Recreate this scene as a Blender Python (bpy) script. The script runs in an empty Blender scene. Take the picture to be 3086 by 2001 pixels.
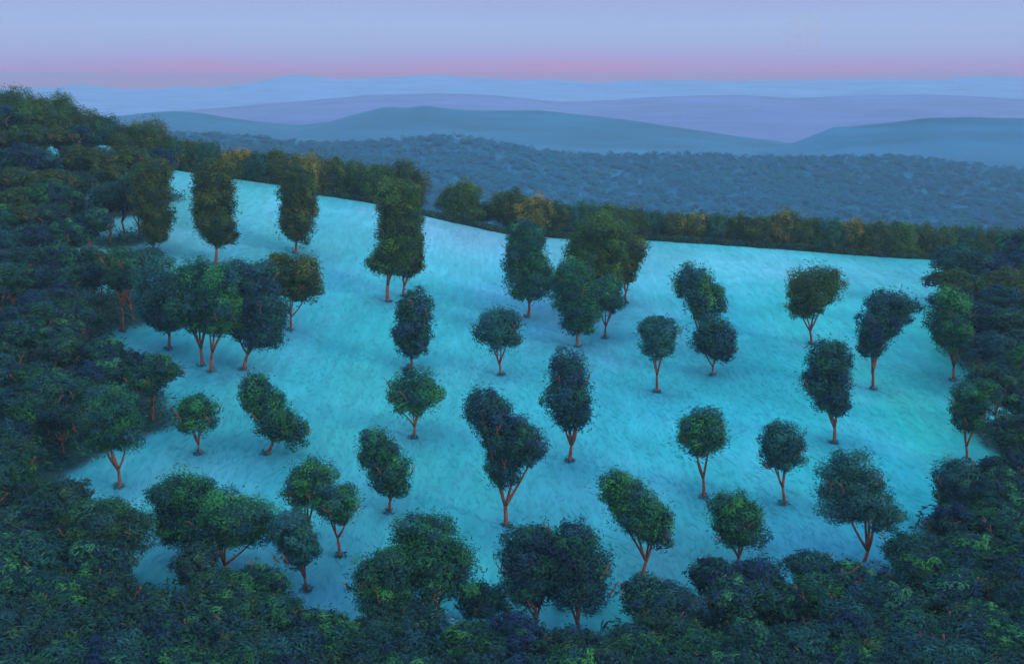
import bpy, math, random
import numpy as np
from mathutils import Vector, noise as mn

rng = np.random.default_rng(7)
random.seed(7)
S = bpy.context.scene
COL = S.collection
# ------------------------------------------------------------------ camera model
# Positions were surveyed on a 2380 x 1543 sheet; every point is turned into metres on the terrain.
PW, PH, F, PYH = 2380.0, 1543.0, 2552.0, 192.0
TH = math.atan((PH/2-PYH)/F)
cT, sT = math.cos(TH), math.sin(TH)
def ray(px, py):
    u = (px-PW/2)/F; v = (PH/2-py)/F
    return np.array([u, cT+v*sT, -sT+v*cT])
def at_y(px, py, Y):
    d = ray(px, py); return d*(Y/d[1])
# ------------------------------------------------------------------ terrain
YC = 330.0
CREST = [(-900,150),(-500,200),(0,285),(150,330),(260,362),(390,395),(520,415),(650,432),(740,455),(870,475),(990,505),(1170,545),
         (1290,556),(1400,560),(1520,562),(1700,573),(1850,584),(2000,596),(2200,608),(2380,618),(2800,640),(3300,660)]
_cx = np.array([at_y(p[0],p[1],YC)[0] for p in CREST]); _cz = np.array([at_y(p[0],p[1],YC)[2] for p in CREST])
def zc(x): return np.interp(x, _cx, _cz)
def zhill(x, y):
    x = np.asarray(x, float); y = np.asarray(y, float)
    t = np.clip((y-90)/(YC-90), 0, None)
    zf = -60.0 - 0.12*np.clip(90-y, 0, None)
    c = zc(x)
    front = zf + (c-zf)*np.minimum(t, 1)**1.08
    b = np.clip(y-YC, 0, None)
    back = np.minimum(0.34*b, 0.34*b*b/24.0)
    z = front - back
    z = np.maximum(z, -172)
    und = 0.5*np.sin(x*0.045+1.3)*np.sin(y*0.038)+0.3*np.sin(x*0.11+y*0.07)
    return z + und*np.clip((YC-y)/60, 0, 1)
def ground(px, py):
    d = ray(px, py)
    ys = np.linspace(55, YC+2, 1400)
    k = ys/d[1]
    zz = zhill(d[0]*k, ys) - d[2]*k
    i = np.where(zz[:-1]*zz[1:] <= 0)[0]
    i = [j for j in i if zz[j] <= 0] or list(i)
    if len(i) == 0: return None
    j = i[0]; a = zz[j]/(zz[j]-zz[j+1]+1e-9); Y = ys[j]+a*(ys[j+1]-ys[j])
    return np.array([d[0]*Y/d[1], Y, float(zhill(d[0]*Y/d[1], Y))])
# ------------------------------------------------------------------ materials
def new_mat(name):
    m = bpy.data.materials.new(name); m.use_nodes = True
    nt = m.node_tree; b = nt.nodes['Principled BSDF']
    b.inputs['Roughness'].default_value = 0.85
    b.inputs['Specular IOR Level'].default_value = 0.15
    return m, nt, b
def attr_mat(name, var=0.0, rough=0.85, noise_scale=None, noise_amt=0.0, bump=None, stretch=(1,1,1)):
    m, nt, b = new_mat(name); N = nt.nodes; L = nt.links
    a = N.new('ShaderNodeAttribute'); a.attribute_name = 'col'
    out = a.outputs['Color']
    if var:
        oi = N.new('ShaderNodeObjectInfo')
        mr = N.new('ShaderNodeMapRange'); mr.inputs['To Min'].default_value = 1-var; mr.inputs['To Max'].default_value = 1+var
        L.new(oi.outputs['Random'], mr.inputs['Value'])
        mr2 = N.new('ShaderNodeMapRange'); mr2.inputs['To Min'].default_value = 0.47; mr2.inputs['To Max'].default_value = 0.53
        mu = N.new('ShaderNodeMath'); mu.operation = 'MULTIPLY'; mu.inputs[1].default_value = 7.31
        fr = N.new('ShaderNodeMath'); fr.operation = 'FRACT'
        L.new(oi.outputs['Random'], mu.inputs[0]); L.new(mu.outputs[0], fr.inputs[0]); L.new(fr.outputs[0], mr2.inputs['Value'])
        hs = N.new('ShaderNodeHueSaturation')
        L.new(mr2.outputs[0], hs.inputs['Hue']); L.new(mr.outputs[0], hs.inputs['Value']); L.new(out, hs.inputs['Color'])
        out = hs.outputs['Color']
    if noise_scale:
        g = N.new('ShaderNodeNewGeometry')
        mp = N.new('ShaderNodeMapping'); mp.inputs['Scale'].default_value = stretch
        L.new(g.outputs['Position'], mp.inputs['Vector'])
        nz = N.new('ShaderNodeTexNoise'); nz.inputs['Scale'].default_value = noise_scale; nz.inputs['Detail'].default_value = 6; nz.inputs['Roughness'].default_value = .62
        L.new(mp.outputs[0], nz.inputs['Vector'])
        mr = N.new('ShaderNodeMapRange'); mr.inputs['From Min'].default_value = .25; mr.inputs['From Max'].default_value = .75
        mr.inputs['To Min'].default_value = 1-noise_amt; mr.inputs['To Max'].default_value = 1+noise_amt
        L.new(nz.outputs['Fac'], mr.inputs['Value'])
        vm = N.new('ShaderNodeVectorMath'); vm.operation = 'SCALE'
        L.new(out, vm.inputs[0]); L.new(mr.outputs[0], vm.inputs['Scale']); out = vm.outputs[0]
        if bump:
            bp = N.new('ShaderNodeBump'); bp.inputs['Strength'].default_value = bump[0]; bp.inputs['Distance'].default_value = bump[1]
            L.new(nz.outputs['Fac'], bp.inputs['Height']); L.new(bp.outputs[0], b.inputs['Normal'])
    L.new(out, b.inputs['Base Color'])
    b.inputs['Roughness'].default_value = rough
    return m
def see_through(m, f):
    nt = m.node_tree; N = nt.nodes; L = nt.links; b = N['Principled BSDF']; out = N['Material Output']
    tr = N.new('ShaderNodeBsdfTranslucent'); mx = N.new('ShaderNodeMixShader'); mx.inputs[0].default_value = f
    L.new(b.inputs['Base Color'].links[0].from_socket, tr.inputs['Color']); L.new(b.outputs[0], mx.inputs[1]); L.new(tr.outputs[0], mx.inputs[2]); L.new(mx.outputs[0], out.inputs['Surface'])
    return m
M_LEAF = attr_mat('leaf_paint', var=0.13)
M_LEAFU = attr_mat('leaf_paint_plain')
M_GRASS = attr_mat('grass_blade')
see_through(M_LEAF, .35); see_through(M_LEAFU, .35)
M_GROUND = attr_mat('pasture_ground', noise_scale=1.0, noise_amt=0.16, bump=(0.25, 0.3), stretch=(.6, .09, .3))
M_HILL = attr_mat('far_hill_paint', noise_scale=1.0, noise_amt=0.45, stretch=(.0022, .012, .03))
M_FOREST = attr_mat('far_forest_paint', noise_scale=0.02, noise_amt=0.2)
def bark_mat():
    m, nt, b = new_mat('red_bark'); N = nt.nodes; L = nt.links
    g = N.new('ShaderNodeNewGeometry'); mp = N.new('ShaderNodeMapping'); mp.inputs['Scale'].default_value = (3, 3, .6)
    nz = N.new('ShaderNodeTexNoise'); nz.inputs['Scale'].default_value = 1.2; nz.inputs['Detail'].default_value = 5
    cr = N.new('ShaderNodeValToRGB'); e = cr.color_ramp.elements
    e[0].position = .34; e[0].color = (.16, .05, .032, 1); e[1].position = .68; e[1].color = (.38, .14, .085, 1)
    L.new(g.outputs['Position'], mp.inputs[0]); L.new(mp.outputs[0], nz.inputs['Vector']); L.new(nz.outputs['Fac'], cr.inputs['Fac'])
    L.new(cr.outputs[0], b.inputs['Base Color'])
    bp = N.new('ShaderNodeBump'); bp.inputs['Strength'].default_value = .6; bp.inputs['Distance'].default_value = .08
    L.new(nz.outputs['Fac'], bp.inputs['Height']); L.new(bp.outputs[0], b.inputs['Normal'])
    return m
M_BARK = bark_mat()
# ------------------------------------------------------------------ object helpers
def link(name, data, parent=None, mat=None):
    o = bpy.data.objects.new(name, data); COL.objects.link(o)
    if parent: o.parent = parent
    if mat and data: data.materials.append(mat)
    return o
def tag(o, label=None, cat=None, group=None, kind=None):
    for k, v in (('label', label), ('category', cat), ('group', group), ('kind', kind)):
        if v: o[k] = v
    return o
def quads_mesh(name, V, colr, smooth=False):
    """V (n,4,3) ; colr (n,3)"""
    n = len(V); me = bpy.data.meshes.new(name)
    me.vertices.add(n*4); me.vertices.foreach_set('co', V.reshape(-1).astype(np.float32))
    me.loops.add(n*4); me.loops.foreach_set('vertex_index', np.arange(n*4, dtype=np.int32))
    me.polygons.add(n); me.polygons.foreach_set('loop_start', np.arange(0, n*4, 4, dtype=np.int32))
    me.polygons.foreach_set('loop_total', np.full(n, 4, dtype=np.int32))
    a = me.attributes.new('col', 'FLOAT_COLOR', 'POINT')
    c = np.ones((n*4, 4), np.float32); c[:, :3] = np.repeat(colr, 4, 0)
    a.data.foreach_set('color', c.reshape(-1)); me.update(); return me
def grid_mesh(name, X, Y, Z, C):
    h, w = X.shape; me = bpy.data.meshes.new(name)
    V = np.stack([X, Y, Z], -1).reshape(-1, 3).astype(np.float32)
    i = np.arange(h*w).reshape(h, w)
    Q = np.stack([i[:-1, :-1], i[:-1, 1:], i[1:, 1:], i[1:, :-1]], -1).reshape(-1, 4).astype(np.int32)
    me.vertices.add(len(V)); me.vertices.foreach_set('co', V.reshape(-1))
    me.loops.add(Q.size); me.loops.foreach_set('vertex_index', Q.reshape(-1))
    me.polygons.add(len(Q)); me.polygons.foreach_set('loop_start', np.arange(0, Q.size, 4, dtype=np.int32))
    me.polygons.foreach_set('loop_total', np.full(len(Q), 4, dtype=np.int32))
    me.polygons.foreach_set('use_smooth', np.ones(len(Q), bool))
    a = me.attributes.new('col', 'FLOAT_COLOR', 'POINT')
    c = np.ones((len(V), 4), np.float32); c[:, :3] = C.reshape(-1, 3)
    a.data.foreach_set('color', c.reshape(-1)); me.update(); me.validate(); return me
def unit(a): return a/(np.linalg.norm(a, axis=-1, keepdims=True)+1e-9)
def strokes(P, Nn, L, W, r, flat=0.4):
    """elongated leaf dabs at P, facing Nn, slightly bowed"""
    n = len(P); t = r.normal(size=(n, 3)); t[:, 2] *= flat
    t = unit(t - Nn*(t*Nn).sum(1, keepdims=True)); s = np.cross(Nn, t)
    L = L[:, None]*.5; W = W[:, None]*.5
    a = P - t*L - s*W*.35; b = P - t*L*.1 - s*W + Nn*L*.12
    c = P + t*L + s*W*.2;  d = P + t*L*.1 + s*W + Nn*L*.12
    return np.stack([a, b, c, d], 1)
PAL = {
 'green': [(.014,.060,.034),(.022,.085,.036),(.012,.046,.044),(.016,.052,.060),(.014,.038,.060),(.030,.105,.040)],
 'bright':[(.018,.075,.040),(.028,.105,.042),(.016,.062,.044),(.014,.045,.062),(.036,.120,.040),(.016,.042,.062)],
 'teal':  [(.018,.070,.066),(.024,.086,.078),(.014,.052,.066),(.020,.064,.052),(.026,.075,.095)],
 'navy':  [(.013,.042,.052),(.014,.036,.066),(.012,.050,.040),(.017,.062,.038),(.020,.040,.070)],
 'olive': [(.034,.062,.022),(.060,.080,.022),(.026,.056,.032),(.020,.046,.038),(.085,.09,.024)],
 'gold':  [(.24,.15,.028),(.10,.10,.024),(.036,.062,.026),(.16,.12,.026),(.028,.05,.034)],
 'moss':  [(.045,.095,.030),(.075,.120,.030),(.028,.066,.034),(.022,.052,.040),(.050,.082,.026)],
 'forest':[(.016,.052,.034),(.022,.066,.044),(.015,.042,.048),(.034,.070,.028),(.020,.050,.058)],
 'pale':  [(.12,.50,.68),(.16,.58,.78),(.10,.42,.58),(.22,.60,.80),(.07,.34,.44)],
}
for _k in PAL:
    if _k not in ('pale',):
        m_ = (1.9, 2.55, 2.3) if _k not in ('gold', 'moss', 'olive') else (1.6, 1.9, 1.8)
        PAL[_k] = [tuple(c*q for c, q in zip(t, m_)) for t in PAL[_k]]
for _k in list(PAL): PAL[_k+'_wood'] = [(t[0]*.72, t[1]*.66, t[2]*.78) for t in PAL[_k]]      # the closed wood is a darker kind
def crown(ells, pal, r, dens=19.0, L=(.4, 1.0), W=(.13, .27), gap=0.0):
    Ps, Ns, Cs = [], [], []
    pal = np.array(PAL[pal])
    tot = sum((e[3]*e[4]*e[5])**(2/3) for e in ells)
    for (cx, cy, cz, rx, ry, rz) in ells:
        c = np.array([cx, cy, cz]); R = np.array([rx, ry, rz]); rm = (rx*ry*rz)**(1/3)
        nc = int(24 + 5*rm)
        area = 4*math.pi*rm*rm
        nn = int(area*dens*(0.62 if len(ells) > 3 else 0.8 if len(ells) > 1 else 1.0))
        d = unit(r.normal(size=(nc, 3))); rad = r.uniform(.12, 1, nc)**.45
        rc = r.uniform(.22, .40, nc)
        cc = c + d*R*(rad*(1.02-rc*.85))[:, None]
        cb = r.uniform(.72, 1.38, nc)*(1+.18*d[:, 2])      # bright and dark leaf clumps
        ci = pal[r.choice(len(pal), nc)]
        # clump colour gets paler towards the top of each lobe
        k = r.choice(nc, nn)
        dd = unit(r.normal(size=(nn, 3)) + d[k]*.55)
        q = r.uniform(.45, 1.10, nn) + np.abs(r.normal(0, .05, nn))
        P = cc[k] + dd*(rc[k]*q)[:, None]*R
        Nn = unit(dd + d[k]*.3 + r.normal(0, .3, (nn, 3)) + np.array([0, 0, .25]))
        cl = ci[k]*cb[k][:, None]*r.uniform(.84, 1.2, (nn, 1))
        mixi = r.random(nn) < .09
        cl[mixi] = pal[r.choice(len(pal), mixi.sum())]
        Ps.append(P); Ns.append(Nn); Cs.append(cl)
        # inner leaves so that the crown does not read hollow
        ni = int(nn*.25); di = unit(r.normal(size=(ni, 3)))*(r.random(ni)**.5*.75)[:, None]
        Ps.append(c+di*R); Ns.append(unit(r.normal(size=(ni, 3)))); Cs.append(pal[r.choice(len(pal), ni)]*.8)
        # wispy outer twigs of leaf
        no = int(nn*.025); do = unit(r.normal(size=(no, 3)))
        Ps.append(c+do*R*r.uniform(.88, 1.08, (no, 1))); Ns.append(unit(np.cross(do, r.normal(size=(no, 3))))); Cs.append(pal[r.choice(len(pal), no)])
    P = np.concatenate(Ps); Nn = np.concatenate(Ns); Cc = np.concatenate(Cs)
    n = len(P)
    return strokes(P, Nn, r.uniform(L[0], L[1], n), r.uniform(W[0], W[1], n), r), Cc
def tube(pts, rads, seg=7):
    pts = [Vector(p) for p in pts]; V = []; Fc = []
    for i, p in enumerate(pts):
        d = (pts[min(i+1, len(pts)-1)]-pts[max(i-1, 0)]).normalized()
        a = d.orthogonal().normalized() if i == 0 else (a - d*a.dot(d)).normalized()
        b = d.cross(a)
        for k in range(seg):
            t = 2*math.pi*k/seg; V.append(p+(a*math.cos(t)+b*math.sin(t))*rads[i])
    for i in range(len(pts)-1):
        for k in range(seg):
            k2 = (k+1) % seg; Fc.append((i*seg+k, i*seg+k2, (i+1)*seg+k2, (i+1)*seg+k))
    V.append(pts[-1]); e = len(V)-1
    for k in range(seg): Fc.append(((len(pts)-1)*seg+k, (len(pts)-1)*seg+(k+1) % seg, e))
    V.append(pts[0]); e = len(V)-1
    for k in range(seg): Fc.append(((k+1) % seg, k, e))
    return V, Fc
def tube_obj(name, pts, rads, parent, seg=7):
    V, Fc = tube(pts, rads, seg)
    me = bpy.data.meshes.new(name); me.from_pydata(V, [], Fc)
    for p in me.polygons: p.use_smooth = True
    return link(name, me, parent, M_BARK)
def bend(a, b, n, amp, r):
    a = np.array(a, float); b = np.array(b, float); out = []
    w = r.normal(size=3)*amp; w2 = r.normal(size=3)*amp*.5
    for i in range(n+1):
        t = i/n; out.append(tuple(a+(b-a)*t + w*math.sin(t*math.pi) + w2*math.sin(2*t*math.pi)))
    return out
def make_tree(name, base, ells, pal, r, dens=25.0, mat=None, trunk_r=None, showy=True, fork=None, Lw=None, twigs=5):
    """base = world position; ells = crown ellipsoids local to the base"""
    root = bpy.data.objects.new(name, None); COL.objects.link(root); root.location = base; root.empty_display_size = .5
    top = max(e[2]+e[5] for e in ells); low = min(e[2]-e[5] for e in ells)
    big = min(ells, key=lambda e: e[2])
    allc = np.mean([[e[0], e[1], e[2]] for e in ells], 0)
    H = top
    tr = trunk_r or .0125*H+.07
    fz = fork if fork else max(low*.58, .15*H)
    fx = big[0]*.25; fy = big[1]*.25
    fp = (fx+r.normal(0, .1), fy, fz)
    tp = bend((0, 0, -.5), fp, 6, .10, r)
    tube_obj('trunk', tp, [tr*1.45, tr*1.15]+[tr*(1-.06*i) for i in range(5)], root, 8)
    nb = 4 if len(ells) < 4 else 5
    a0 = r.uniform(0, 6.28)
    # main limbs spread like a vase up into the crown
    for i in range(nb):
        e = ells[i % len(ells)]
        an = a0 + i*2*math.pi/nb + r.normal(0, .25)
        rr = .55
        tgt = (e[0]+math.cos(an)*e[3]*rr, e[1]+math.sin(an)*e[4]*rr, e[2]+r.uniform(-.15, .35)*e[5])
        pts = bend(tuple(np.array(fp)-[0, 0, tr*.6]), tgt, 6, .22, r)
        tube_obj('branch', pts, [tr*.72*(1-.13*j) for j in range(7)], root, 6)
    # bare outer twigs that break through the leaves on every side
    for i in range(twigs):
        e = ells[r.integers(len(ells))]
        an = a0 + i*2*math.pi/max(twigs, 1) + r.normal(0, .4)
        el = r.uniform(-.5, .35)
        d = np.array([math.cos(an)*math.cos(el), math.sin(an)*math.cos(el), math.sin(el)])
        p0 = np.array(e[:3]) + d*np.array(e[3:])*.80 + [0, 0, -.5]
        p1 = np.array(e[:3]) + d*np.array(e[3:])*1.05 + [0, 0, .45*e[5]*r.uniform(.3, .9)]
        pts = bend(p0, p1, 4, .12, r)
        V, Fc = tube(pts, [.10, .09, .075, .06, .04], 5)
        m_ = np.array(pts[2]); sd = unit(np.cross(d, [0, 0, 1])+r.normal(0, .2, 3))*r.choice([-1, 1])
        V2, F2 = tube(bend(m_, m_+sd*.9*r.uniform(.5, 1.1)+[0, 0, .7], 3, .05, r), [.07, .06, .05, .03], 5)
        k = len(V); V = V+V2; Fc = Fc+[tuple(q+k for q in f) for f in F2]
        me = bpy.data.meshes.new('twig'); me.from_pydata(V, [], Fc); link('twig', me, root, M_BARK)
    q_ = min(1.0, max(.68, base[1]/200)) if dens == 25.0 else 1.0; dens = dens/q_**1.4
    L_, W_ = (.4*q_, 1.0*q_), (.13*q_, .27*q_)
    V, Cc = crown(ells, pal, r, dens, L_, W_)
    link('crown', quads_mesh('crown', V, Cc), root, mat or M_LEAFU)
    return root
def copy_tree(o, loc, rz, sc):
    c = o.copy(); COL.objects.link(c); c.location = loc; c.rotation_euler = (0, 0, rz); c.scale = sc
    for ch in o.children:
        d = ch.copy(); COL.objects.link(d); d.parent = c
    return c
def px_ells(base, cells, r, depth=.95):
    out = []; cells = list(cells)
    for a, b in list(zip(cells[:-1], cells[1:])):      # bridge neighbouring lobes so that the crown stays one mass
        cells.append(((a[0]+b[0])/2, (a[1]+b[1])/2, (a[2]+b[2])*.45, (a[3]+b[3])*.46))
    for (cx, cy, rx, ry) in cells:
        P = at_y(cx, cy, base[1]); k = P[1]/ray(cx, cy)[1]/F      # metres per unit at that depth
        rx *= 1.2; ry *= 1.17
        out.append((P[0]-base[0], r.normal(0, .12)*rx*k, P[2]-base[2], rx*k, (rx*ry)**.5*k*depth, ry*k/math.cos(TH*.9)))
    return out
# ------------------------------------------------------------------ the trees of the open slope
# (base x, base y, crown lobes, palette, label, optional)
TREES = [
 (462,1055,[(460,958,47,48)],'bright','small round tree alone on the slope, its top a bright fresh green','lone'),
 (617,1055,[(598,912,42,50),(636,968,48,46),(686,1008,32,36)],'green','tree leaning right in a long slanting crown, right of the small bright green tree','slant'),
 (960,1018,[(963,912,60,52)],'bright','round dark tree with bright green dabs, mid slope below the tall ragged tree','lone'),
 (1163,872,[(1160,768,55,52)],'teal','round blue green tree with a straight rusty trunk, alone at mid slope','lone'),
 (953,855,[(965,712,42,42),(958,765,46,46),(960,805,36,26)],'navy','tall ragged oval tree directly above the round tree with bright green dabs',''),
 (903,1192,[(870,1040,44,48),(898,1090,54,50),(915,1130,38,30)],'green','egg shaped tree leaning left over a thick rusty trunk, low on the slope','lone'),
 (1178,1222,[(1128,955,50,58),(1178,1010,62,54),(1235,1040,42,44),(1165,1085,44,48)],'navy','largest tree of the slope, broad slanting navy green crown on a forked trunk','lone'),
 (1325,1072,[(1318,860,48,50),(1322,925,58,52),(1332,968,44,34)],'navy','tall double lobed dark tree with a pale bare forked trunk',''),
 (1343,806,[(1330,650,46,46),(1345,700,54,50),(1345,750,40,30)],'green','tree with rusty vase shaped limbs, just above the tall double lobed tree',''),
 (1405,786,[(1412,688,40,42)],'green','small tree with slender trunk on the right flank of the vase limbed tree',''),
 (1225,738,[(1222,540,44,30),(1222,572,44,36),(1222,610,52,46),(1240,655,62,44)],'green','dark tree with pale teal leaf fringe below, left of the blue gap near the crest',''),
 (1527,912,[(1530,770,48,34),(1530,800,40,34)],'teal','spiky fan shaped tree on a slim trunk, left of the two stacked trees','lone'),
 (1625,812,[(1608,655,44,42),(1640,702,44,48)],'bright','upper of two stacked trees under the ridge, with bare salmon branches','stack'),
 (1655,872,[(1655,782,52,44),(1675,812,34,30)],'navy','lower of two stacked trees, with blue shadow at its foot','stack'),
 (1886,800,[(1892,662,60,50),(1868,712,40,28)],'moss','round tree with golden brown top standing just under the ridge row at right','lone'),
 (2030,905,[(2080,712,58,40),(2040,752,48,44),(2022,800,34,32)],'navy','tree slanting to the upper right on a dark straight trunk, near the right forest','slant'),
 (1938,1030,[(1925,825,50,46),(1918,885,56,52),(1935,938,42,32)],'navy','tall navy tree with scalloped leaf edges, below the golden topped tree',''),
 (2215,885,[(2205,730,50,56),(2215,785,44,34)],'green','tree at the front of the right forest with a thin rusty trunk on bright ground',''),
 (2248,1072,[(2262,920,52,38),(2250,968,38,38)],'green','small tapering tree beside the lavender blue gap at the right forest',''),
 (1637,1156,[(1635,988,54,42),(1628,1028,60,44)],'bright','squarish green tree on a pale salmon forked trunk, centre right of the slope','lone'),
 (1820,1172,[(1818,1022,50,42),(1822,1062,50,36)],'teal','soft teal tree with slim vase trunk, right of the squarish green tree','lone'),
 (2000,1322,[(1975,1098,70,52),(1975,1158,86,52),(2060,1205,44,36)],'teal','big domed teal tree with a salmon forked trunk above the right foreground','lone'),
 (1712,1322,[(1702,1182,58,48),(1722,1232,62,46)],'bright','rounded tree with crooked rusty trunk, below the squarish green tree',''),
 (1492,1342,[(1438,1130,52,44),(1482,1185,70,52),(1528,1232,46,46)],'bright','broad slanting tree with a vivid green patch and a forked rusty trunk',''),
 (725,1260,[(725,1108,56,46),(705,1148,50,30)],'bright','left of two neighbouring green umbrella trees with long trunks',''),
 (793,1292,[(785,1160,54,46)],'bright','right of two neighbouring green umbrella trees, its trunk the longest',''),
 (277,1132,[(262,955,66,56),(268,1010,62,44),(215,1000,50,34)],'green','tree with a thick orange trunk at the edge of the left forest',''),
 (390,812,[(375,650,60,50),(385,705,64,50),(400,745,48,30)],'teal','tree with short thick trunk, left end of the clump on the upper left slope',''),
 (468,850,[(462,650,60,50),(455,705,58,50),(470,745,46,28)],'green','tree with paired slender trunk in the middle of the upper left clump',''),
 (490,864,[(525,660,54,50),(525,715,54,48),(510,755,40,24)],'bright','tree whose slender trunk forks low, middle of the upper left clump',''),
 (565,860,[(585,655,62,50),(600,710,66,52),(612,770,52,44),(570,765,44,30)],'navy','widest tree of the upper left clump, with crooked orange branches',''),
 (672,768,[(682,628,64,42),(690,672,54,34)],'olive','tree with brownish domed top right of the upper left clump',''),
 (285,770,[(290,615,48,36),(285,648,44,22)],'forest','tree with thin crooked trunk in the pale notch of the left forest',''),
 (290,558,[(322,438,44,34),(270,448,40,28)],'forest','bare limbed tree with exposed orange branches in the upper left',''),
 (357,592,[(352,405,46,36),(350,452,44,42),(360,498,42,46),(362,538,34,28)],'olive','narrow tree left of the first pale strip below the left ridge',''),
 (500,614,[(497,402,48,34),(498,435,50,40),(500,477,50,44),(500,520,48,40),(508,552,40,24)],'olive','column shaped tree with fan of rusty limbs between the first two pale strips',''),
 (687,590,[(692,415,40,30),(692,445,42,40),(692,485,42,44),(688,530,40,40)],'olive','column shaped tree with thin trunk between second and third pale strips',''),
 (903,702,[(925,460,50,40),(930,505,52,48),(930,560,56,48),(900,615,50,28)],'moss','tallest mossy column tree reaching to the crest, long bare trunk at its foot',''),
 (938,690,[(958,560,30,44),(950,615,34,28)],'olive','slim tree hidden behind the tallest mossy column tree',''),
 (2240,1246,[(2218,1108,50,44),(2235,1165,56,44)],'navy','tree at right with thin red branches, above the pale teal notch',''),
 (440,1310,[(430,1140,74,52),(425,1190,84,52),(440,1230,70,40)],'green','domed tree with violet rim at the lower left, on the open slope edge',''),
 (532,1346,[(535,1185,84,56),(560,1225,88,52),(500,1240,66,40)],'bright','wide tree with short thick rusty trunk at the lower left',''),
 (712,1372,[(680,1225,54,48),(695,1275,48,36)],'teal','thin smoky teal tree with slender trunk under the umbrella trees',''),
 (232,1366,[(245,1195,88,46),(262,1245,92,52),(200,1250,60,46)],'forest','broad dark tree with V shaped trunk at the lower left',''),
 (1010,1470,[(985,1232,70,44),(1000,1285,96,56),(1025,1345,88,56)],'green','big dome tree with violet rim in the centre foreground',''),
 (905,1500,[(892,1310,66,42),(885,1360,74,50),(910,1410,70,36)],'green','dome tree with violet left edge, lower left neighbour of the big dome tree',''),
 (1248,1480,[(1232,1255,64,46),(1240,1310,82,60),(1240,1365,70,44)],'navy','left of two merged dark domes at the bottom centre, touching the largest tree trunk',''),
 (1338,1490,[(1330,1245,56,46),(1345,1300,76,60),(1350,1370,70,50)],'navy','right of two merged dark domes at the bottom centre',''),
 (1340,735,[(1400,545,62,48),(1390,600,62,48),(1352,585,42,44),(1400,650,50,38)],'moss','broad mossy tree behind the vase limbed tree, reaching over the crest',''),
 (1455,705,[(1462,580,44,34),(1448,625,36,32)],'olive','small olive tree stepping down from the crest left of the wide bright meadow',''),
 (1160,1460,[(1125,1480,60,45)],'navy','low dark tree in the bottom centre gap below the blue channel',''),
]
ROOTS = []
for i, (bx, by, cells, pal, lab, kd) in enumerate(TREES):
    b = ground(bx, by)
    if b is None: b = at_y(bx, by, YC)
    r = np.random.default_rng(100+i)
    cells = [c for c in cells]
    if bx == 1160: cells = [(1125, 1400, 58, 42)]
    t = make_tree('gum_tree', b, px_ells(b, cells, r), pal, r)
    tag(t, lab, 'tree', 'trees on the turquoise slope')
    ROOTS.append((b, 'open'))
# ------------------------------------------------------------------ ridge row
RIDGE = [(10,255,46,'moss'),(66,268,42,'olive'),(120,285,45,'moss'),(185,303,34,'olive'),(238,312,30,'forest'),(272,322,20,'gold'),(330,338,44,'olive'),(392,352,28,'forest'),
 (432,368,32,'olive'),(480,366,26,'forest'),(545,388,32,'gold'),(590,392,26,'forest'),(640,396,36,'olive'),(700,414,42,'gold'),(765,410,32,'olive'),
 (812,420,34,'moss'),(868,424,32,'moss'),(930,436,44,'olive'),(1068,474,40,'moss'),(1128,505,20,'forest'),(1180,487,34,'olive'),
 (1235,506,40,'gold'),(1290,518,36,'olive'),(1345,520,36,'forest'),(1398,528,40,'moss'),(1455,535,42,'olive'),(1512,530,28,'forest'),
 (1560,537,33,'olive'),(1610,535,32,'gold'),(1660,538,30,'forest'),(1710,541,32,'olive'),(1758,545,30,'olive'),(1815,540,38,'gold'),
 (1870,551,34,'olive'),(1922,553,32,'forest'),(1975,558,34,'gold'),(2030,562,34,'olive'),(2085,564,38,'moss'),(2140,568,34,'olive'),
 (2192,574,36,'moss'),(2245,580,40,'forest'),(2300,585,38,'olive'),(2355,590,42,'forest')]
ORD = ['first','second','third','fourth','fifth','sixth','seventh','eighth','ninth','tenth','eleventh','twelfth','thirteenth','fourteenth','fifteenth',
 'sixteenth','seventeenth','eighteenth','nineteenth','twentieth']
DESC = {'moss':'moss green','olive':'olive green','forest':'dark green','gold':'golden brown'}
half = 20; cnt = {}
for i, (cx, cy, rr, pal) in enumerate(RIDGE):
    r = np.random.default_rng(400+i)
    Y = YC + 5 + r.uniform(0, 6); cy += 14 if cx < 100 else 0; rr *= 1.42 if cx < 1000 else 1.22; cy -= 4 if cx < 1000 else 10
    P = at_y(cx, cy, Y); b = np.array([P[0], Y, float(zhill(P[0], Y))])
    cells = [(cx, cy, rr*1.02, rr*.92)]
    if rr > 28: cells = [(cx-rr*.3, cy+rr*.1, rr*.8, rr*.82), (cx+rr*.35, cy-rr*.05, rr*.72, rr*.85), (cx+r.uniform(-.3, .3)*rr, cy+rr*.75, rr*.9, rr*.5)]
    t = make_tree('ridge_tree', b, px_ells(b, cells, r), pal, r, dens=22, twigs=0)
    side = 'left' if i < half else 'right'
    k = cnt.get((side, pal), 0); cnt[(side, pal)] = k+1
    where = 'left half of the ridge row, counted from the left' if side == 'left' else 'right half of the ridge row, counted from the left'
    tag(t, f'{ORD[k]} {DESC[pal]} tree in the {where}', 'tree', 'trees in the row along the ridge crest')
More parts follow.
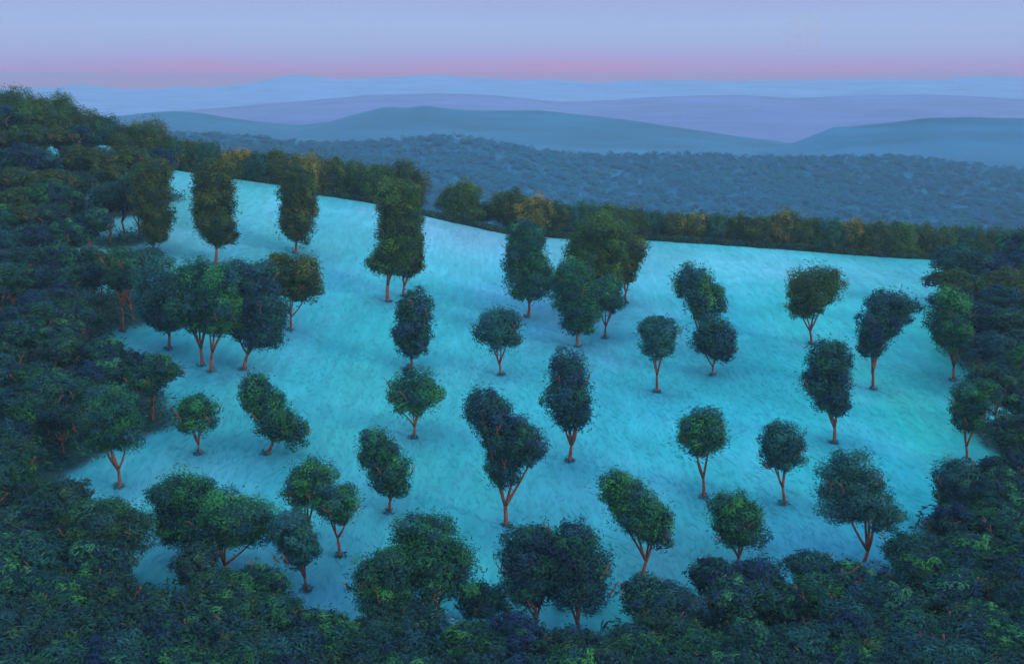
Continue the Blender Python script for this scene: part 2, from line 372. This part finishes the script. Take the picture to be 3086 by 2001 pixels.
# ------------------------------------------------------------------ dense forest, made from copied kinds
PROT = []
for i, pal in enumerate(['forest','green','navy','forest','teal','green','navy','moss','bright','forest','green','navy']):
    r = np.random.default_rng(700+i)
    n = 2 + (i % 3 > 0)
    el = []
    for k in range(n):
        a = r.uniform(0, 6.28); rad = r.uniform(.8, 1.7)
        el.append((math.cos(a)*rad, math.sin(a)*rad, 7.6+r.uniform(-.8, 1.5), r.uniform(2.9, 3.8), r.uniform(2.9, 3.8), r.uniform(2.4, 3.2)))
    PROT.append(dict(el=el, pal=pal, r=r, obj=None))
def inpoly(x, y, poly):
    c = False; n = len(poly)
    for i in range(n):
        x1, y1 = poly[i]; x2, y2 = poly[(i+1) % n]
        if (y1 > y) != (y2 > y) and x < (x2-x1)*(y-y1)/(y2-y1)+x1: c = not c
    return c
LEFT = [(-60,235),(60,255),(140,290),(230,318),(330,348),(392,372),(390,440),(375,475),(330,480),(240,490),(215,560),(240,600),(350,590),(340,640),(225,650),(195,740),(215,810),
        (330,830),(360,870),(330,925),(262,950),(170,975),(95,985),(80,1120),(170,1190),(150,1280),(310,1285),(330,1390),(420,1390),(440,1300),(490,1320),(620,1345),
        (650,1370),(700,1400),(745,1440),(780,1500),(850,1490),(850,1680),(-60,1680)]
BOT = [(850,1480),(860,1440),(900,1430),(1100,1420),(1110,1440),(1180,1440),(1200,1400),(1390,1400),(1400,1440),(1470,1440),(1490,1390),(1560,1390),(1640,1360),(1660,1340),(1790,1340),
       (1830,1400),(1900,1320),(1960,1350),(2060,1350),(2110,1280),(2170,1240),(2200,1180),(2230,1130),(2290,1080),(2335,1000),(2310,890),(2275,850),
       (2225,740),(2185,650),(2200,590),(2440,585),(2440,1680),(850,1680)]
GAPS = [(235,356,16),(215,470,16),(300,530,34),(275,735,52),(285,690,40),(372,1320,38),(775,1400,42),(650,1465,24),(1060,1400,26),(1430,1425,44),(1125,1405,40),(1835,1400,36),(1000,1470,18),(2262,1205,26),(2300,965,26),(1600,1440,22),(1780,1440,22)]
SHRUBS = [
 
 
 (1062,1340,22,26,'pale blue shrub on the right flank of the big dome tree'),(1040,1440,26,20,'grey blue shrub below the big dome tree'),
 (1212,1370,22,18,'pale blue shrub in the left merged dark dome'),(1302,1392,14,18,'small round pale blue shrub under the right merged dome'),
 (1385,1375,34,26,'large pale blue shrub right of the merged domes'),
 (1660,1420,26,16,'pale blue shrub low in the foreground right of centre'),
 (1770,1440,34,20,'faint pale blue shrub at the bottom, right of centre'),
 (2035,1318,30,14,'pale blue shrub directly below the salmon forked trunk'),
 
 (215,470,30,22,'teal flecked shrub high in the left forest'),(240,350,26,9,'small pale cyan shrub near the top of the left forest'),
 ]
fr = np.random.default_rng(55); cand = []
def fill(poly, lab, where):
    xs = [p[0] for p in poly]; ys = [p[1] for p in poly]
    y = min(ys)
    row = 0
    while y < max(ys):
        x = min(xs) + (row % 2)*34
        while x < max(xs):
            qx = x+fr.uniform(-16, 16); qy = y+fr.uniform(-12, 12)
            if inpoly(qx, qy, poly) and all((qx-g[0])**2+(qy-g[1]-(28 if g[1] > 1250 else 0))**2 > (g[2]+(14 if g[1] > 1250 else 0))**2 for g in GAPS) and all(((qx-g[0])/(g[2]+32))**2+((qy-g[1]-38)/(g[3]+46))**2 > 1 for g in SHRUBS if g[1] > 1180 or g[0] > 2200):
                cand.append((qx, qy, lab, where))
            x += 68
        y += 46 + max(0, (y-900))*.02; row += 1
fill(LEFT, 'dark green tree packed into the dense forest on the left side', 'trees of the dense left forest')
fill(BOT, 'dark blue green tree packed into the dense forest at the bottom and right', 'trees of the dense forest at bottom and right')
nf = 0
for (cx, cy, lab, grp) in cand:
    rr = fr.uniform(45, 60)
    b = ground(cx, cy+rr*1.75)
    if b is None:
        P = at_y(cx, cy, YC+10); b = np.array([P[0], P[1], float(zhill(P[0], P[1]))])
    P = at_y(cx, cy, b[1]); k = np.linalg.norm(P)/F
    sc = min(1.35, max(.6, (P[2]-b[2])/8.0)); sw = min(1.5, max(.7, rr*k/4.2))
    if b[1] < 150 or cx > 2180: sw *= 1.22; sc *= 1.12
    pid = int(fr.integers(len(PROT)))
    if pid == 7 and b[1] < 230: pid = 3
    if b[1] > 235 and fr.random() < .4: pid = 7
    p = PROT[pid]
    if p['obj'] is None:
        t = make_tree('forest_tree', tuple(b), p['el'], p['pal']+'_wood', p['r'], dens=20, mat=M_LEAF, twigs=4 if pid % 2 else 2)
        t.scale = (sw, sw, sc); p['obj'] = t
    else:
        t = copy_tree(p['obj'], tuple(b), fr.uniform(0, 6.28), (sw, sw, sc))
    tag(t, lab, 'tree', grp); ROOTS.append((b, 'forest')); nf += 1
print('forest trees', nf)
# ------------------------------------------------------------------ pale blue shrubs
for i, (cx, cy, rx, ry, lab) in enumerate(SHRUBS):
    r = np.random.default_rng(900+i); b = ground(cx, cy+ry*1.5)
    if b is None: continue
    k = np.linalg.norm(b)/F
    # stands in front of the crowns around it
    el = [(r.uniform(-.4, .4)*rx*k, r.uniform(-.3, .3)*rx*k, ry*k*1.5*(.8+.35*r.random()), rx*k*.8, rx*k*.8, ry*k*1.0) for _ in range(3)]
    root = bpy.data.objects.new('blue_shrub', None); COL.objects.link(root); root.location = b
    V, Cc = crown(el, 'pale', r, 13, (.5, 1.4), (.10, .22)); link('foliage', quads_mesh('foliage', V, Cc), root, M_LEAFU)
    for q in range(4):
        e = el[q % 3]; tube_obj('stem', bend((0, 0, -.2), (e[0]+r.normal(0, .4), e[1]+r.normal(0, .4), e[2]), 3, .06, r), [.06, .05, .04, .03], root, 5)
    tag(root, lab, 'shrub', 'pale blue shrubs')
BARE = [(2205,1445,'bare rusty tree with ladder like side branches, lower right corner'),(2190,1500,'bare rusty stub at the bottom edge, lower right corner'),
 (320,1515,'bare orange forked branch tree at the bottom edge, lower left'),(520,1490,'small bare forked tree near the bottom edge, right of the lower left fork'),
 (1518,1495,'bare thick rusty limb at the bottom, right of centre'),(1300,1495,'pair of bare rusty twigs at the bottom centre'),
 (1955,1345,'bare curled rusty branch tree under the salmon forked trunk'),(2270,1365,'thin bare rusty tree in the right forest'),(235,1345,'bare V shaped rusty trunk at the lower left')]
for i, (px, py, lab) in enumerate(BARE):
    r = np.random.default_rng(1200+i); b = ground(px, py+105)
    P = at_y(px, py, b[1]-1.0); top = P-b; H = top[2]
    root = bpy.data.objects.new('bare_tree', None); COL.objects.link(root); root.location = b
    tp = bend((0, 0, -.4), (top[0], top[1], H+1.2), 8, .25, r)
    tube_obj('trunk', tp, [.24-.018*j for j in range(9)], root, 7)
    for q in range(5):
        k = 4+q if q < 4 else 7; p0 = np.array(tp[min(k, 8)])
        sd = (-1 if q % 2 and i % 3 else 1)
        an = r.uniform(-.6, .6)
        p1 = p0+np.array([sd*math.cos(an), math.sin(an)-.3, .35+.5*r.random()])*r.uniform(.8, 1.9)
        tube_obj('branch', bend(p0, p1, 4, .08, r), [.11, .095, .08, .06, .04], root, 6)
    tag(root, lab, 'bare tree', 'bare trees in the foreground forest')
# ------------------------------------------------------------------ near terrain sheet
FB = np.array([b[:2] for b, k in ROOTS if k == 'forest']); OB = np.array([b[:2] for b, k in ROOTS if k == 'open'])
def w_pt(px, py):
    g = ground(px, py); return g if g is not None else at_y(px, py, YC)
# natural colour drifts of the pasture, laid out on the ground in metres
DRIFT = [((1080,550),(28,26),(.34,.46,.74),.85),((1300,720),(22,40),(.13,.33,.66),.75),((2150,950),(26,30),(.04,.74,.60),.9),((2120,820),(28,34),(.05,.54,.58),.6),
 ((800,560),(24,40),(.16,.48,.62),.6),((1650,610),(70,26),(.22,.52,.72),.75),((600,500),(18,30),(.16,.46,.58),.6),((300,560),(16,20),(.24,.42,.60),.7),
 ((1850,1270),(14,9),(.085,.30,.60),.85),((1450,1000),(22,26),(.050,.40,.58),.5),((1680,930),(36,30),(.045,.41,.58),.6),((800,950),(30,34),(.10,.42,.50),.5),
 ((450,1150),(26,16),(.10,.36,.50),.5),((1200,1320),(14,9),(.07,.34,.45),.6),((770,1400),(7,9),(.11,.34,.56),.9),((1300,1160),(16,9),(.09,.36,.60),.6),
 ((560,1300),(10,7),(.12,.33,.55),.7),((2300,960),(8,12),(.14,.34,.62),.5),((430,450),(16,30),(.15,.42,.54),.6),((1060,1130),(9,14),(.06,.46,.53),.6),((1600,1300),(14,8),(.07,.37,.45),.7)]
DW = [(w_pt(*d[0]), d[1], np.array(d[2]), d[3]) for d in DRIFT]
def smooth_noise(X, Y, s, seed):
    out = np.zeros_like(X)
    rr = np.random.default_rng(seed)
    for o in range(5):
        a = rr.uniform(0, 6.28); ph = rr.uniform(0, 6.28); f = s*(1.7**o)*.6
        out += np.sin((X*math.cos(a)+Y*math.sin(a))*f+ph+1.5*np.sin((X*math.sin(a)-Y*math.cos(a))*f*.7+ph*2))/(1.35**o)
    return out/2.6
def pasture_col(X, Y):
    base = np.ones(X.shape+(3,))*np.array([.050, .47, .575])
    tl = np.clip((-X-20)/110, 0, 1)[..., None]; base = base*(1-tl)+np.array([.115, .42, .51])*tl
    for c, (sx, sy), col, a in DW:
        w = a*np.exp(-(((X-c[0])/sx)**2+((Y-c[1])/sy)**2))[..., None]; base = base*(1-w)+col*w
    n3 = smooth_noise(X, Y*.06, .30, 14)[..., None]; n4 = smooth_noise(X, Y*.12, .10, 15)[..., None]
    base = base*(1-np.clip(n3, 0, 1)*.22)+np.array([.15, .42, .66])*np.clip(n3, 0, 1)*.22
    base = base*(1-np.clip(-n4, 0, 1)*.5)+np.array([.02, .34, .58])*np.clip(-n4, 0, 1)*.5
    n = smooth_noise(X, Y, .10, 3)[..., None]; n2 = smooth_noise(X, Y*.6, .25, 9)[..., None]
    base = base*(1+.15*n+.08*n2); base = base+np.clip(n2, 0, 1)*np.array([.05, .0, .05])
    return np.clip(base*np.array([.74, 1.07, .93]), .01, .8)
def forest_mask(X, Y, B=FB, s=5.5, chunk=200):
    m = np.zeros(X.shape)
    for b in B: m += np.exp(-((X-b[0])**2+(Y-b[1])**2)/(s*s))
    return m
ys = np.concatenate([np.linspace(40, 345, 330), np.linspace(348, 640, 50)]); xs = np.linspace(-260, 260, 380)
X, Y = np.meshgrid(xs, ys); X = X*(0.55+Y/330*.75)
Z = zhill(X, Y)
Cg = pasture_col(X, Y)
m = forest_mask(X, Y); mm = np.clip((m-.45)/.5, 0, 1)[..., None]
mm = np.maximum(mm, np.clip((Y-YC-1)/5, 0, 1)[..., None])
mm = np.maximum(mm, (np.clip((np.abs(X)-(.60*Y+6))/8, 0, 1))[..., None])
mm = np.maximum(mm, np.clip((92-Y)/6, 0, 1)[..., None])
shade = np.clip(forest_mask(X, Y, OB, 5.2), 0, 1)[..., None]*.55  # wide soft shade round the open trees, painted into the ground colour
Cg = Cg*(1-shade)+np.array([.035, .24, .38])*shade
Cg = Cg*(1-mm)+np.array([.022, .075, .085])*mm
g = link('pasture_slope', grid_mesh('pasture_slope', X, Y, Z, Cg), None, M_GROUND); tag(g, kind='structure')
# short grass dabs over the slope
r = np.random.default_rng(21); n = 45000
gy = 92+(YC-92)*r.random(n)**.8; gx = (r.random(n)*2-1)*(.56*gy+5)
msk = forest_mask(gx, gy) < .8; gx, gy = gx[msk], gy[msk]; n = len(gx)
P = np.stack([gx, gy, zhill(gx, gy)+.05+r.random(n)*.04], 1)
e = .8
nx = -(zhill(gx+e, gy)-zhill(gx-e, gy))/(2*e); ny = -(zhill(gx, gy+e)-zhill(gx, gy-e))/(2*e)
Nn = unit(np.stack([nx, ny, np.ones(n)], 1)+r.normal(0, .025, (n, 3)))
t = unit(np.stack([r.normal(0, .35, n), np.ones(n), np.zeros(n)], 1)); t = unit(t-Nn*(t*Nn).sum(1, keepdims=True)); s = np.cross(Nn, t)
L = (r.uniform(.8, 2.8, n))[:, None]*.5; W = r.uniform(.08, .22, n)[:, None]*.5
V = np.stack([P-t*L, P-s*W, P+t*L, P+s*W], 1)
Cs = pasture_col(gx, gy)*r.uniform(.96, 1.05, (n, 1))
sel = r.random(n) < .08; Cs[sel] = Cs[sel]*.8+np.array([.20, .40, .60])*.2
shade = np.clip(forest_mask(gx, gy, OB, 5.2), 0, 1)[:, None]*.55; Cs = Cs*(1-shade)+np.array([.035, .24, .38])*shade  # the same soft tree shade painted into the grass dabs
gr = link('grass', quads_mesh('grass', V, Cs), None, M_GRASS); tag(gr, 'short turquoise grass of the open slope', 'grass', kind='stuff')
# undergrowth on the forest floor, along the crest and at the trunks
def scrub(cx, cy, n, rad, h, pal, r):
    a = r.uniform(0, 6.28, n); q = rad*np.sqrt(r.random(n)); x = cx+np.cos(a)*q; y = cy+np.sin(a)*q
    P = np.stack([x, y, zhill(x, y)+h*r.random(n)**1.5], 1); p = np.array(PAL[pal])
    return P, unit(r.normal(size=(n, 3))+[0, -.2, .5]), p[r.choice(len(p), n)]*r.uniform(.7, 1.3, (n, 1))
Ps, Ns, Cs = [], [], []
for b in FB:
    if 50 < b[1] < 345:
        p = scrub(b[0], b[1], 300, 5.5, 2.2, ['forest', 'green', 'navy'][int(r.integers(3))], r); Ps.append(p[0]); Ns.append(p[1]); Cs.append(p[2])
for b in OB:
    p = scrub(b[0], b[1], 36, .75, .5, 'pale', r); Ps.append(p[0]); Ns.append(p[1]); Cs.append(p[2]*.45)
P = np.concatenate(Ps); Nn = np.concatenate(Ns); Cc = np.concatenate(Cs); n = len(P)
u = link('undergrowth', quads_mesh('undergrowth', strokes(P, Nn, r.uniform(.5, 1.4, n), r.uniform(.15, .35, n), r), Cc), None, M_LEAFU)
tag(u, 'dark undergrowth on the forest floor and round the trunks', 'undergrowth', kind='stuff')
Ps, Ns, Cs = [], [], []
for px in np.arange(60, 2420, 5.0):
    P0 = at_y(px, 560, YC+3); x = P0[0]; y = YC+r.uniform(1.5, 6)
    if 985 < px < 1020 and r.random() < .5: continue
    p = scrub(x, y, 90, 1.6, 2.0, ['forest', 'olive', 'navy'][int(r.integers(3))], r); Ps.append(p[0]); Ns.append(p[1]); Cs.append(p[2])
P = np.concatenate(Ps); Nn = np.concatenate(Ns); Cc = np.concatenate(Cs); n = len(P)
u = link('crest_scrub', quads_mesh('crest_scrub', strokes(P, Nn, r.uniform(.5, 1.2, n), r.uniform(.12, .3, n), r), Cc), None, M_LEAFU)
tag(u, 'thin dark scrub along the crest under the ridge trees', 'scrub', kind='stuff')
# ------------------------------------------------------------------ far ridges
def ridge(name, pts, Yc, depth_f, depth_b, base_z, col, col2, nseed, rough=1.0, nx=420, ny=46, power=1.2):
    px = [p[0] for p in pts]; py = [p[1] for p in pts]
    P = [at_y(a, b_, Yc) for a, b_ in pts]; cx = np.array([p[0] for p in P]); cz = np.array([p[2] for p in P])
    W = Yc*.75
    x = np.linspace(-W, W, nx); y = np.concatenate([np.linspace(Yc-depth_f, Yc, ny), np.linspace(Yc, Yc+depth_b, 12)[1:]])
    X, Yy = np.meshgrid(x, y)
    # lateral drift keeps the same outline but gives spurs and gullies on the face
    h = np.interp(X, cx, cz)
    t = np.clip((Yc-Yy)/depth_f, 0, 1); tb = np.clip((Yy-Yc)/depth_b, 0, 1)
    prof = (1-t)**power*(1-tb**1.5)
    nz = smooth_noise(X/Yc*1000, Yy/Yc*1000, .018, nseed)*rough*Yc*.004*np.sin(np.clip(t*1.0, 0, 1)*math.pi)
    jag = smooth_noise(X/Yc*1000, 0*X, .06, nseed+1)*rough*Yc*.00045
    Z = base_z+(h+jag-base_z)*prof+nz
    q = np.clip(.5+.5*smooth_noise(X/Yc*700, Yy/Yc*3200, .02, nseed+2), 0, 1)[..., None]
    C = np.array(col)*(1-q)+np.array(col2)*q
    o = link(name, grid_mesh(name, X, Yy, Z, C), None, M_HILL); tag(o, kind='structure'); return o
MTN = [(-700,215),(0,207),(100,203),(190,197),(250,203),(290,208),(360,207),(430,200),(480,204),(530,200),(600,191),(640,181),(690,175),(740,180),(800,186),(860,183),
 (930,180),(1000,176),(1080,181),(1200,187),(1280,185),(1350,190),(1400,193),(1440,188),(1550,187),(1700,189),(1850,188),(1950,186),(2050,184),(2150,186),(2200,185),(2290,178),(2380,182),(3000,188)]
LAV = [(-600,300),(0,280),(300,268),(500,252),(700,236),(850,222),(1000,217),(1150,222),(1300,238),(1420,234),(1550,224),(1700,221),(1850,229),(2000,222),(2150,219),(2300,226),(2380,232),(3000,240)]
TEAL = [(-600,330),(0,300),(150,285),(260,272),(340,263),(410,258),(470,264),(540,275),(620,287),(700,292),(760,284),(840,263),(900,249),(945,252),(985,246),(1050,254),
 (1130,258),(1250,256),(1350,268),(1480,282),(1600,300),(1700,315),(1780,325),(1850,334),(1950,345),(2400,380),(3000,400)]
TEAL2 = [(-600,420),(1500,400),(1700,365),(1790,343),(1850,331),(1895,314),(1935,297),(2000,293),(2080,285),(2150,275),(2250,272),(2380,276),(3000,285)]
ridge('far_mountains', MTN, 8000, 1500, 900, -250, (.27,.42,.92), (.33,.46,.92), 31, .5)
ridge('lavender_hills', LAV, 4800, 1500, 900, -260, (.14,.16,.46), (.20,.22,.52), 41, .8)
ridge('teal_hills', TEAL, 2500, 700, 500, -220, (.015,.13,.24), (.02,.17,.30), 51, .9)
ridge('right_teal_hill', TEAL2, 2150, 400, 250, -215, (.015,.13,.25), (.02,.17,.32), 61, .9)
FORE = [(-700,300),(0,312),(180,312),(330,309),(500,314),(600,322),(700,332),(800,336),(1000,326),(1060,325),(1150,338),(1250,355),(1400,364),(1600,360),(1750,367),(1900,374),(2100,370),(2200,380),(2380,398),(3000,420)]
fP = [at_y(a, b_, 1450) for a, b_ in FORE]; fx = np.array([p[0] for p in fP]); fz = np.array([p[2] for p in fP])
def zfor(x, y):
    h = np.interp(x*1450/np.maximum(y, 700), fx, fz); t = np.clip((1450-y)/900, 0, 1)
    z = -178+(h+178)*(1-t)**1.15
    b = np.clip(y-1450, 0, None); z = z-b*.25
    return np.maximum(z, -215)+3.5*np.sin(x*.012+y*.006)*np.sin(y*.009+1)*(t > 0)
x = np.linspace(-1.0, 1.0, 240); y = np.linspace(560, 1950, 90); X, Y = np.meshgrid(x, y); X = X*Y*.75
C = np.ones(X.shape+(3,))*np.array([.01, .16, .30])
o = link('forested_hill', grid_mesh('forested_hill', X, Y, zfor(X, Y), C), None, M_FOREST); tag(o, kind='structure')
# countless far trees: one mass
r = np.random.default_rng(77); N = 16000
ty = 640+(1475-640)*r.random(N)**.9; tx = (r.random(N)*2-1)*ty*.56
tz = zfor(tx, ty); R = r.uniform(2.8, 5.6, N)
K = 30
pal = np.array([(.006,.24,.43),(.006,.26,.46),(.006,.27,.40),(.010,.20,.42),(.035,.25,.31)])
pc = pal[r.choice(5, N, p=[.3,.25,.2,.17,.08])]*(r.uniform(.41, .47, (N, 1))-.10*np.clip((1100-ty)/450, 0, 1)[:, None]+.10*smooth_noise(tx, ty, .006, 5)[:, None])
d = unit(r.normal(size=(N, K, 3))); d[..., 2] = np.abs(d[..., 2])*1.0-.15
P = np.stack([tx, ty, tz+R*.45], 1)[:, None, :] + d*R[:, None, None]*np.array([1, 1, 1.05])*r.uniform(.6, 1.05, (N, K, 1))
P = P.reshape(-1, 3); Nn = unit(d.reshape(-1, 3)*.17+np.array([0, -.3, .8])+r.normal(0, .10, (N*K, 3)))
V = strokes(P, Nn, r.uniform(2.2, 4.4, N*K), r.uniform(1.2, 2.4, N*K), r)
Cc = np.repeat(pc, K, 0)*r.uniform(.9, 1.1, (N*K, 1))
o = link('distant_forest', quads_mesh('distant_forest', V, Cc), None, M_GRASS); tag(o, 'blue green forest covering the hill beyond the ridge', 'forest', kind='stuff')
# base sheet to the horizon
X, Y = np.meshgrid(np.linspace(-12000, 12000, 30), np.linspace(-800, 9400, 30)); 
o = link('ground', grid_mesh('ground', X, Y, X*0-262.0, np.ones(X.shape+(3,))*np.array([.04, .12, .16])), None, M_HILL); tag(o, kind='structure')
# ------------------------------------------------------------------ pale disc of the moon, very faint
def moon():
    import bmesh
    D = 11000.0; P = at_y(1866, 78, D); R = 43*D/F
    bm = bmesh.new(); bmesh.ops.create_uvsphere(bm, u_segments=48, v_segments=24, radius=R)
    me = bpy.data.meshes.new('moon'); bm.to_mesh(me); bm.free()
    for p in me.polygons: p.use_smooth = True
    m = bpy.data.materials.new('moon_glow'); m.use_nodes = True; nt = m.node_tree; N = nt.nodes; L_ = nt.links
    N.remove(N['Principled BSDF'])
    em = N.new('ShaderNodeEmission'); tr = N.new('ShaderNodeBsdfTransparent'); mx = N.new('ShaderNodeMixShader')
    tc = N.new('ShaderNodeTexCoord'); nz = N.new('ShaderNodeTexNoise'); nz.inputs['Scale'].default_value = 2.4/R; nz.inputs['Detail'].default_value = 4
    mr = N.new('ShaderNodeMapRange'); mr.inputs['From Min'].default_value = .35; mr.inputs['From Max'].default_value = .65; mr.inputs['To Min'].default_value = .02; mr.inputs['To Max'].default_value = .16
    em.inputs['Color'].default_value = (.46, .47, .56, 1); em.inputs['Strength'].default_value = 1
    L_.new(tc.outputs['Object'], nz.inputs['Vector']); L_.new(nz.outputs['Fac'], mr.inputs['Value']); L_.new(mr.outputs[0], mx.inputs[0])
    L_.new(tr.outputs[0], mx.inputs[1]); L_.new(em.outputs[0], mx.inputs[2]); L_.new(mx.outputs[0], N['Material Output'].inputs['Surface'])
    o = link('moon', me, None, m); o.location = P; tag(o, 'very faint pale yellowish moon disc high in the right of the sky', 'moon')
moon()
# ------------------------------------------------------------------ haze
HZ = 1.9e-4
def haze():
    x0, x1, y0, y1, z0, z1 = -13000, 13000, -1200, 9600, -264, 62
    v = [(x, y, z) for x in (x0, x1) for y in (y0, y1) for z in (z0, z1)]
    f = [(0,1,3,2),(4,6,7,5),(0,4,5,1),(2,3,7,6),(0,2,6,4),(1,5,7,3)]
    me = bpy.data.meshes.new('haze'); me.from_pydata(v, [], f)
    m = bpy.data.materials.new('haze_air'); m.use_nodes = True; nt = m.node_tree; nt.nodes.remove(nt.nodes['Principled BSDF'])
    pv = nt.nodes.new('ShaderNodeVolumePrincipled'); pv.inputs['Color'].default_value = (.50, .78, 1, 1); pv.inputs['Density'].default_value = HZ
    pv.inputs['Anisotropy'].default_value = 0.0
    nt.links.new(pv.outputs[0], nt.nodes['Material Output'].inputs['Volume'])
    o = link('haze', me, None, m); tag(o, 'pale blue evening haze over hills and valley', 'haze', kind='stuff')
haze()
# ------------------------------------------------------------------ sky
SUN_EL, SUN_AZ = math.radians(24), math.radians(118)      # azimuth from +Y towards +X
w = bpy.data.worlds.new('World'); S.world = w; w.use_nodes = True; nt = w.node_tree; N = nt.nodes; L_ = nt.links
bg = N['Background']
tc = N.new('ShaderNodeTexCoord'); sx = N.new('ShaderNodeSeparateXYZ'); L_.new(tc.outputs['Generated'], sx.inputs[0])
nz = N.new('ShaderNodeTexNoise'); mp = N.new('ShaderNodeMapping'); mp.inputs['Scale'].default_value = (2.6, 2.6, 22); nz.inputs['Scale'].default_value = 1.6; nz.inputs['Detail'].default_value = 5
L_.new(tc.outputs['Generated'], mp.inputs[0]); L_.new(mp.outputs[0], nz.inputs['Vector'])
ad = N.new('ShaderNodeMath'); ad.operation = 'MULTIPLY_ADD'; ad.inputs[1].default_value = .022; ad.inputs[2].default_value = -.011
L_.new(nz.outputs['Fac'], ad.inputs[0])
a2 = N.new('ShaderNodeMath'); a2.operation = 'ADD'; L_.new(ad.outputs[0], a2.inputs[0]); L_.new(sx.outputs['Z'], a2.inputs[1])
mr = N.new('ShaderNodeMapRange'); mr.inputs['From Min'].default_value = -.02; mr.inputs['From Max'].default_value = .18; L_.new(a2.outputs[0], mr.inputs['Value'])
cr = N.new('ShaderNodeValToRGB'); L_.new(mr.outputs[0], cr.inputs['Fac'])
SKY = [(-.02,(1.0,.20,.42)),(.005,(.98,.19,.46)),(.011,(.72,.28,.61)),(.018,(.51,.38,.72)),(.028,(.43,.46,.78)),(.048,(.39,.51,.81)),(.075,(.38,.43,.76)),(.12,(.36,.44,.74)),(.18,(.40,.50,.80))]
els = cr.color_ramp.elements
while len(els) < len(SKY): els.new(.5)
for e, (z, c) in zip(els, SKY): e.position = (z+.02)/.2; e.color = (*c, 1)
sk = N.new('ShaderNodeTexSky'); sk.sky_type = 'NISHITA'; sk.sun_disc = False; sk.sun_elevation = SUN_EL; sk.sun_rotation = SUN_AZ
sm = N.new('ShaderNodeVectorMath'); sm.operation = 'SCALE'; sm.inputs['Scale'].default_value = .07; L_.new(sk.outputs[0], sm.inputs[0])
dome = N.new('ShaderNodeVectorMath'); dome.operation = 'ADD'; dome.inputs[1].default_value = (.52, .72, .95); L_.new(sm.outputs[0], dome.inputs[0])
f = N.new('ShaderNodeMapRange'); f.inputs['From Min'].default_value = .10; f.inputs['From Max'].default_value = .35; f.interpolation_type = 'SMOOTHSTEP'; L_.new(sx.outputs['Z'], f.inputs['Value'])
mx = N.new('ShaderNodeMix'); mx.data_type = 'RGBA'; L_.new(f.outputs[0], mx.inputs['Factor']); L_.new(cr.outputs[0], mx.inputs['A']); L_.new(dome.outputs[0], mx.inputs['B'])
L_.new(mx.outputs['Result'], bg.inputs['Color']); bg.inputs['Strength'].default_value = 1.0
ld = bpy.data.lights.new('sun', 'SUN'); ld.energy = 1.0; ld.angle = math.radians(14); ld.color = (1, .92, .82)
lo = bpy.data.objects.new('sun', ld); COL.objects.link(lo)
dv = Vector((math.sin(SUN_AZ)*math.cos(SUN_EL), math.cos(SUN_AZ)*math.cos(SUN_EL), math.sin(SUN_EL)))
lo.rotation_euler = dv.to_track_quat('Z', 'Y').to_euler()
# ------------------------------------------------------------------ camera
cd = bpy.data.cameras.new('camera'); cd.sensor_width = 36; cd.lens = 36*F/PW; cd.clip_start = .5; cd.clip_end = 40000
cam = bpy.data.objects.new('camera', cd); COL.objects.link(cam); cam.location = (0, 0, 0); cam.rotation_euler = (math.pi/2-TH, 0, 0)
S.camera = cam
S.view_settings.view_transform = 'Standard'; S.view_settings.look = 'None'; S.view_settings.exposure = 0; S.view_settings.gamma = 1
